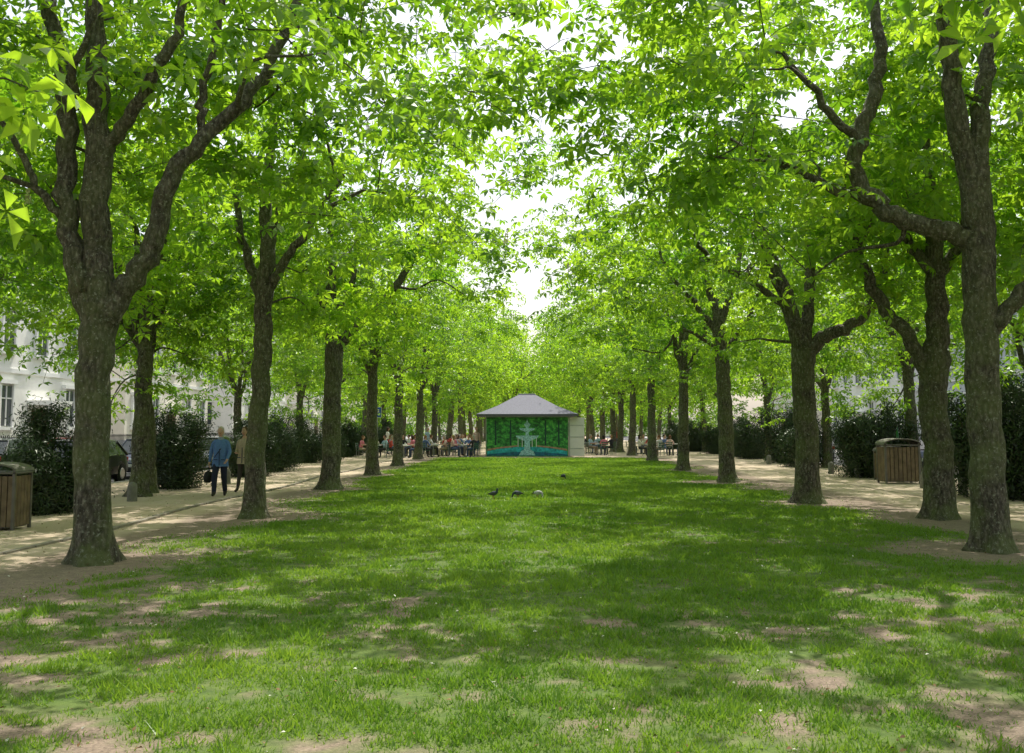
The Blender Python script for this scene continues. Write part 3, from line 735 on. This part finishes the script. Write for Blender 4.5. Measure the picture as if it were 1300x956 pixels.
# ------------------------------------------------------------ people
M_skin=simple('skin',(.55,.33,.24),.6,0,.06,10);M_eye=simple('eye_white',(.8,.8,.78),.3,0,.02,5);M_pup=simple('pupil',(.03,.02,.02),.2,0,.1,5);M_lip=simple('lips',(.42,.14,.12),.5,0,.1,5)
cloth={}
def cl(c,n='cloth'):
    k=tuple(c)
    if k not in cloth: cloth[k]=simple(n,c,.9,0,.18,25,.3)
    return cloth[k]
STAND=dict(pel=(0,0,.93,.15,.11),wai=(0,0,1.08,.135,.10),che=(0,-.01,1.25,.15,.115),upc=(0,.01,1.37,.11,.09),nec=(0,0,1.45,.052,.052),hb=(0,-.015,1.53,.055,.055),
 shL=(.165,.01,1.37,.062,.062),elL=(.215,.03,1.10,.045,.045),wrL=(.23,-.03,.87,.028,.028),haL=(.232,-.05,.80,.036,.018),
 hiL=(.09,0,.86,.095,.095),knL=(.10,-.02,.48,.062,.062),anL=(.10,.02,.09,.042,.042),toL=(.115,-.12,.035,.04,.03))
def pose_full(base,ov=None):
    P=dict(base)
    for k in list(base):
        if k.endswith('L'):
            v=base[k];P[k[:-1]+'R']=(-v[0],)+tuple(v[1:])
    if ov: 
        for k,v in ov.items():
            P[k]=tuple(v)+tuple(P[k][3:]) if len(v)==3 else tuple(v)
    return P
SITL=dict(STAND)
for k,v in list(SITL.items()):
    if k in('pel','wai','che','upc','nec','hb') or k[:2] in('sh','el','wr','ha'): SITL[k]=(v[0],v[1],v[2]-.40)+v[3:]
SITL.update(hiL=(.095,-.02,.53,.1,.09),knL=(.12,-.42,.52,.068,.068),anL=(.12,-.42,.10,.042,.042),toL=(.13,-.56,.04,.04,.03),
 elL=(.24,-.10,.76,.045,.045),wrL=(.17,-.33,.79,.028,.028),haL=(.14,-.40,.80,.036,.018))
EDG=[('pel','wai'),('wai','che'),('che','upc'),('upc','nec'),('nec','hb')]
for s in 'LR': EDG+=[('upc','sh'+s),('sh'+s,'el'+s),('el'+s,'wr'+s),('wr'+s,'ha'+s),('pel','hi'+s),('hi'+s,'kn'+s),('kn'+s,'an'+s),('an'+s,'to'+s)]
def region(e,sleeve):
    a=e[0][:2]+e[1][:2]
    if a in('nehb','wrha','upne'): return 'skin' if a!='upne' else 'top'
    if a=='elwr': return 'top' if sleeve else 'skin'
    if a[:2] in('hi','kn') or a=='pehi': return 'leg' if a!='anto' else 'shoe'
    if a=='anto': return 'shoe'
    return 'top'
skcache={}
def body(P,sleeve,key):
    if key in skcache: return skcache[key]
    names=list(P);me=bpy.data.meshes.new('tmp')
    me.from_pydata([P[n][:3] for n in names],[(names.index(a),names.index(b)) for a,b in EDG],[])
    o=link(bpy.data.objects.new('tmp',me));o.modifiers.new('s','SKIN')
    for i,n in enumerate(names):
        d=me.skin_vertices[0].data[i];d.radius=P[n][3:5];d.use_root=(n=='pel')
    ss=o.modifiers.new('ss','SUBSURF');ss.levels=2;ss.render_levels=2
    bpy.context.view_layer.update()
    ev=o.evaluated_get(bpy.context.evaluated_depsgraph_get());em=ev.to_mesh()
    verts=[tuple(v.co) for v in em.vertices];segs=[(np.array(P[a][:3]),np.array(P[c][:3]),region((a,c),sleeve)) for a,c in EDG]
    groups={}
    for f in em.polygons:
        c=np.array(f.center);best=1e9;r='top'
        for a,d,rg_ in segs:
            ab=d-a;t=min(1,max(0,np.dot(c-a,ab)/np.dot(ab,ab)));q=np.linalg.norm(c-a-ab*t)
            if q<best: best=q;r=rg_
        groups.setdefault(r,[]).append(list(f.vertices))
    ev.to_mesh_clear();bpy.data.objects.remove(o)
    skcache[key]=(verts,groups);return skcache[key]
def person(name,loc,rz,P,top,leg,hair,shoe=(.03,.025,.02),sleeve=True,hairlen=0,scale=1,extras=None,headturn=0,jacket=False):
    verts,groups=body(P,sleeve,(id(P),sleeve))
    b=MB();mt={'top':cl(top),'leg':cl(leg),'skin':M_skin,'shoe':cl(shoe)}
    base=len(b.v);b.v+=verts
    for r,fs in groups.items():
        k=b.mi(mt[r])
        for f in fs: b.f.append([base+i for i in f]);b.m.append(k);b.sm.append(True)
    for s,sg in(('L',1),('R',-1)):
        w=Vector(P['wr'+s][:3]);h=Vector(P['ha'+s][:3]);d=(h-w).normalized()
        lat=Vector((0,1,0)) if abs(d.z)>.6 else Vector((1,0,0))
        lat=(lat-d*lat.dot(d)).normalized();pn=d.cross(lat).normalized()*(1 if abs(d.z)<.6 else -sg)
        if abs(d.z)<.6: pn=Vector((0,0,-1))
        for i,(o_,ln) in enumerate(((-.027,.062),(-.009,.074),(.009,.070),(.026,.055))):
            p0=h+lat*o_+d*.005;p1=p0+d*ln*.45+pn*.006;p2=p0+d*ln*.75+pn*.022;p3=p0+d*ln*.9+pn*.04
            b.tube([p0,p1,p2,p3],[.0095,.009,.0085,.006],M_skin,6)
        p0=w+(h-w)*.45-lat*.025;b.tube([p0,p0+d*.03-lat*.03,p0+d*.06-lat*.038+pn*.01],[.011,.0105,.007],M_skin,6)
    hb=Vector(P['hb'][:3]);C=hb+Vector((0,-.012,.095));R=Matrix.Rotation(headturn,3,'Z')
    def hf(p):
        q=p.copy()
        if q.z<0: q.x*=1-.32*(-q.z)**1.5;q.y*=1-.18*(-q.z)
        if q.y<-.6: q.y*=.95
        return q
    b.ell(C,(.074,.094,.115),M_skin,18,14,hf,R)
    def HP(x,y,z): return C+R@Vector((x,y,z))
    b.ell(HP(0,-.094,-.018),(.013,.02,.024),M_skin,8,6,None,R)
    for s in(-1,1):
        b.ell(HP(s*.029,-.083,.01),(.013,.008,.008),M_eye,8,6,None,R);b.ell(HP(s*.029,-.09,.01),(.006,.004,.006),M_pup,6,5,None,R)
        b.ell(HP(s*.03,-.086,.03),(.017,.006,.004),cl(hair),8,4,None,R)
        b.ell(HP(s*.074,.005,0),(.01,.02,.03),M_skin,8,6,None,R)
    b.ell(HP(0,-.086,-.055),(.024,.008,.008),M_lip,8,5,None,R)
    hm=cl(hair,'hair')
    b.ell(HP(0,.022,.03),(.086,.092,.105),hm,16,12,None,R)
    if hairlen: b.ell(HP(0,.05,-.05),(.08,.055,.07+hairlen),hm,12,10,None,R)
    if jacket:
        z=P['pel'][2]
        b.loft([(0,0,z-.17,.205,.15),(0,0,z-.05,.195,.14),(0,0,z+.12,.165,.13),(0,-.005,z+.28,.178,.138),(0,0,z+.38,.172,.13),(0,.005,z+.46,.12,.10),(0,0,z+.51,.07,.07)],mt['top'],24)
        b.box((0,-.145,z+.06),(.014,.02,.42),cl((.02,.03,.08)))
        for s in(-1,1): b.box((s*.09,-.147,z+.0),(.09,.014,.02),cl((.02,.04,.10)))
    if extras: extras(b,P)
    return b.obj(name,loc,rz,scale=scale)
def bags(b,P):
    h=Vector(P['haR'][:3]);M=cl((.012,.012,.014));z=h.z-.06
    b.tube([h+Vector((0,-.07,-.18)),h+Vector((0,-.045,-.05)),h+Vector((0,0,-.035)),h+Vector((0,.045,-.05)),h+Vector((0,.07,-.18))],[.008]*5,M,6,3)
    def bf(p): return Vector((p.x,p.y*(1+.15*-p.z),max(p.z,-.85)))
    b.ell(h+Vector((-.02,0,-.3)),(.11,.17,.16),M,16,12,bf)
    b.tube([Vector((.13,0,1.40)),Vector((.03,-.135,1.2)),Vector((-.12,-.15,.98))],[.01]*3,M,6,4)
wk=pose_full(STAND,dict(hiR=(-.09,0,.86,.11,.10),hiL=(.09,0,.86,.11,.10),knR=(-.10,-.16,.50,.08,.08),anR=(-.10,-.20,.10,.058,.058),toR=(-.11,-.34,.065),knL=(.10,.0,.47,.08,.08),anL=(.10,.20,.12,.058,.058),toL=(.105,.08,.04),
 elL=(.23,-.02,1.10,.055,.055),wrL=(.20,-.19,.93),haL=(.19,-.25,.88),elR=(-.24,.05,1.10,.055,.055),wrR=(-.27,.04,.86),haR=(-.275,.03,.79)))
def scarf(b,P):
    bags(b,P);b.loft([(0,-.005,1.40,.085,.08),(0,-.005,1.45,.075,.07),(0,0,1.49,.062,.06)],cl((.25,.30,.40)),14)
person('walking_woman',(-7.6,25.0,.0),math.radians(6),wk,(.09,.18,.42),(.012,.016,.04),(.50,.45,.38),jacket=True,hairlen=.03,scale=1.0,extras=scarf)
wk2=pose_full(STAND,dict(knR=(-.10,-.05,.48),anR=(-.10,-.16,.09),toR=(-.11,-.30,.04),anL=(.10,.18,.12),toL=(.105,.05,.04),elR=(-.22,.0,1.10),wrR=(-.15,-.2,1.05),haR=(-.10,-.25,1.06)))
person('walking_person',(-7.5,26.8,0),math.radians(-10),wk2,(.45,.36,.26),(.05,.04,.035),(.10,.06,.03),jacket=True,scale=1.0)
sit=pose_full(SITL)
sit2=pose_full(SITL,dict(upc=(0,-.07,.96),che=(0,-.05,.85),nec=(0,-.10,1.03),hb=(0,-.13,1.10),shL=(.165,-.06,.96),shR=(-.165,-.06,.96)))
sit3=pose_full(SITL,dict(elR=(-.24,-.14,.80),wrR=(-.13,-.26,.98),haR=(-.09,-.24,1.04)))
M_tab=simple('table_white',(.7,.7,.66),.5,0,.05,3);M_chair=simple('chair_green',(.03,.10,.06),.5,0,.2,6)
def table(x,y):
    b=MB();b.loft([(0,0,.71,.42,.42),(0,0,.735,.43,.43),(0,0,.75,.42,.42)],M_tab,24);b.tube([(0,0,.02),(0,0,.71)],[.03,.03],M_steel)
    for a in range(4): b.tube([(0,0,.06),(math.cos(a*1.57)*.3,math.sin(a*1.57)*.3,.02)],[.02,.015],M_steel,6)
    b.loft([(.1,.05,.75,.03,.03),(.1,.05,.85,.035,.035)],M_eye,10);b.loft([(-.15,-.08,.75,.03,.03),(-.15,-.08,.9,.033,.033)],M_bottle,10)
    b.obj('cafe_table',(x,y,0))
def chair(x,y,rz):
    b=MB();b.box((0,0,.43),(.42,.42,.03),M_chair)
    for a in(-.19,.19):
        for c in(-.19,.19): b.tube([(a*1.1,c*1.1,0),(a,c,.42)],[.013,.013],M_steel,6)
        b.tube([(a,.2,.42),(a,.27,.88)],[.014,.013],M_steel,6)
    for z in(.58,.70,.82): b.box((0,.2+.07*(z-.42)/.46+.01,z),(.40,.02,.07),M_chair,rx=-.15)
    b.obj('cafe_chair',(x,y,0),rz)
tops=[(.7,.68,.65),(.5,.07,.06),(.78,.78,.75),(.10,.16,.35),(.72,.5,.44),(.03,.03,.035),(.4,.56,.7),(.7,.22,.28),(.75,.72,.6)]
legs=[(.06,.09,.18),(.04,.04,.04),(.35,.28,.2),(.08,.11,.2)]
hairs=[(.05,.03,.02),(.25,.16,.07),(.4,.36,.3),(.02,.015,.012),(.14,.07,.03)]
i=0
for tx,ty,n,a0 in((-8.0,63,3,.4),(-6.7,66.5,4,1.1),(-5.0,62.2,4,.2),(-3.9,67,3,2.0),(-3.5,62.8,3,.9),(-7.4,70.5,3,0),(-5.4,59.6,3,2.2),(-7.3,60.6,3,1.6),(-4.6,71,4,.5),(-3.5,59.6,3,1.2),(-8.7,58,3,.7),(-6.9,57.6,2,0),(-3.9,64.8,3,.2),
    (5.0,64.5,3,.5),(7.9,67,3,1.2),(9.4,63.5,3,.1),(4.6,69,2,2),(7.9,61.6,3,.8)):
    table(tx,ty)
    for q in range(n):
        a=a0+q*2*math.pi/n+rg.uniform(-.2,.2);r=.80
        x=tx+math.cos(a)*r;y=ty+math.sin(a)*r;rz=a-math.pi/2
        chair(x,y,rz)
        person('seated_person',(x,y,-.02),rz,(sit,sit2,sit3)[i%3],tops[i%9],legs[i%4],hairs[i%5],sleeve=bool(i%2),hairlen=.06 if i%3 else 0,headturn=rg.uniform(-.5,.5))
        i+=1
stp=pose_full(STAND,dict(elR=(-.24,.02,1.12),wrR=(-.12,-.16,1.05),haR=(-.06,-.2,1.06)))
st0=pose_full(STAND)
for x,y,rz in((-9.0,66,2.0),(-2.9,61.0,.4),(-6.2,64.2,1.0),(8.6,66.2,3.3),(7.0,74.5,.5)):
    person('standing_person',(x,y,0),rz,stp if i%2 else st0,tops[(i*2)%9],legs[i%4],hairs[i%5],hairlen=.05*(i%2),scale=1.03,headturn=.2);i+=1

# ------------------------------------------------------------ pigeons
def pigeon(loc,rz,body,neck,peck=False):
    b=MB();m=cl(body,'feather');n=cl(neck,'feather');dk=cl((.04,.04,.05),'feather')
    R=Matrix.Rotation(math.radians(-14),3,'X')
    def bf(p):
        q=p.copy()
        if q.y>0: q.x*=1-.55*q.y;q.z*=1-.5*q.y
        return q
    b.ell((0,0,.125),(.052,.105,.055),m,16,12,bf,R)
    b.poly([(-.03,.07,.118),(.03,.07,.118),(.042,.185,.082),(-.042,.185,.082)],dk);b.poly([(-.03,.07,.108),(-.042,.185,.076),(.042,.185,.076),(.03,.07,.108)],dk)
    for s in(-1,1):
        b.ell((s*.045,.03,.13),(.014,.095,.035),m,10,8,bf,R);b.ell((s*.046,.09,.122),(.012,.05,.016),dk,8,6,bf,R)
        b.tube([(s*.022,0,.085),(s*.022,.008,.045),(s*.022,-.004,.005)],[.009,.005,.004],cl((.4,.1,.08)),6)
        for t in(-.5,0,.5): b.tube([(s*.022,-.004,.006),(s*.022+math.sin(t)*.025,-.004-math.cos(t)*.028,.002)],[.003,.002],cl((.4,.1,.08)),4)
        b.tube([(s*.022,-.004,.006),(s*.022,.018,.002)],[.003,.002],cl((.4,.1,.08)),4)
    if peck: P=[(0,-.06,.135),(0,-.105,.125),(0,-.135,.085),(0,-.14,.06)];h=Vector((0,-.143,.05));bk=[(0,-.155,.04),(0,-.168,.018)]
    else: P=[(0,-.06,.14),(0,-.09,.17),(0,-.095,.205),(0,-.098,.225)];h=Vector((0,-.104,.232));bk=[(0,-.125,.232),(0,-.148,.224)]
    b.tube(P,[.042,.032,.022,.019],n,10,3);b.ell(h,(.019,.025,.02),n,12,9);b.tube(bk,[.006,.0015],dk,6)
    for s in(-1,1): b.ell(h+Vector((s*.017,-.006,.004)),(.003,.004,.004),cl((.5,.15,.02)),6,5)
    b.obj('pigeon',loc,rz,scale=1.0)
pigeon((-.73,24.0,.03),1.2,(.07,.08,.10),(.03,.05,.06));pigeon((-.15,24.2,.03),-1.1,(.10,.11,.14),(.03,.05,.06),True);pigeon((.33,24.3,.03),1.0,(.5,.5,.5),(.4,.4,.42),True);pigeon((1.3,33,.03),.4,(.06,.07,.09),(.03,.05,.05),True)

# ------------------------------------------------------------ distant tree mass closing the avenue
rs=np.random.RandomState(5);C=[];N=[]
for q in range(300):
    c=np.array([rs.uniform(-45,45),rs.uniform(222,236),rs.uniform(.5,13)])
    C.append(c+rs.randn(50,3)*[1.3,1.3,.8]);N.append(rs.randn(50,3)*.5+[0,-.3,1])
C=np.vstack(C);N=np.vstack(N);C[:,2]=np.abs(C[:,2])
V,F,k=palmate(C,N,.95,3,rs)
link(bpy.data.objects.new('distant_trees',np_mesh('distant_trees',V,F,None,(M_leaf,),np.repeat(rs.rand(len(C)),k))))

# ------------------------------------------------------------ light
el=math.radians(60);az=math.radians(14)
S=Vector((math.cos(el)*math.sin(az),math.cos(el)*math.cos(az),math.sin(el)))
sl=bpy.data.lights.new('sun','SUN');sl.energy=5.0;sl.angle=math.radians(.5);sl.color=(1,.95,.87)
so=link(bpy.data.objects.new('sun',sl));so.rotation_euler=(-S).to_track_quat('-Z','Y').to_euler()
w=bpy.data.worlds.new('World');scene.world=w;w.use_nodes=True;nt=w.node_tree;nt.nodes.clear()
sk=nt.nodes.new('ShaderNodeTexSky');sk.sky_type='NISHITA';sk.sun_disc=False;sk.sun_elevation=el;sk.sun_rotation=az;sk.dust_density=4;sk.air_density=1.2;sk.ozone_density=.6
bg=nt.nodes.new('ShaderNodeBackground');bg.inputs[1].default_value=.15;wo=nt.nodes.new('ShaderNodeOutputWorld')
# thin bright high haze added to the clear-sky model
hz=mixc(nt,1.0,sk.outputs[0],(3.2,3.05,2.85),'ADD')
nt.links.new(hz,bg.inputs[0]);nt.links.new(bg.outputs[0],wo.inputs[0])
scene.view_settings.view_transform='Standard';scene.view_settings.look='None';scene.view_settings.exposure=0

cd=bpy.data.cameras.new('camera');co=link(bpy.data.objects.new('camera',cd));scene.camera=co
cd.sensor_width=36;cd.lens=35;cd.shift_y=-.0342;cd.clip_end=3000
co.location=(0,0,1.7);co.rotation_euler=(math.radians(95),0,math.radians(.68))
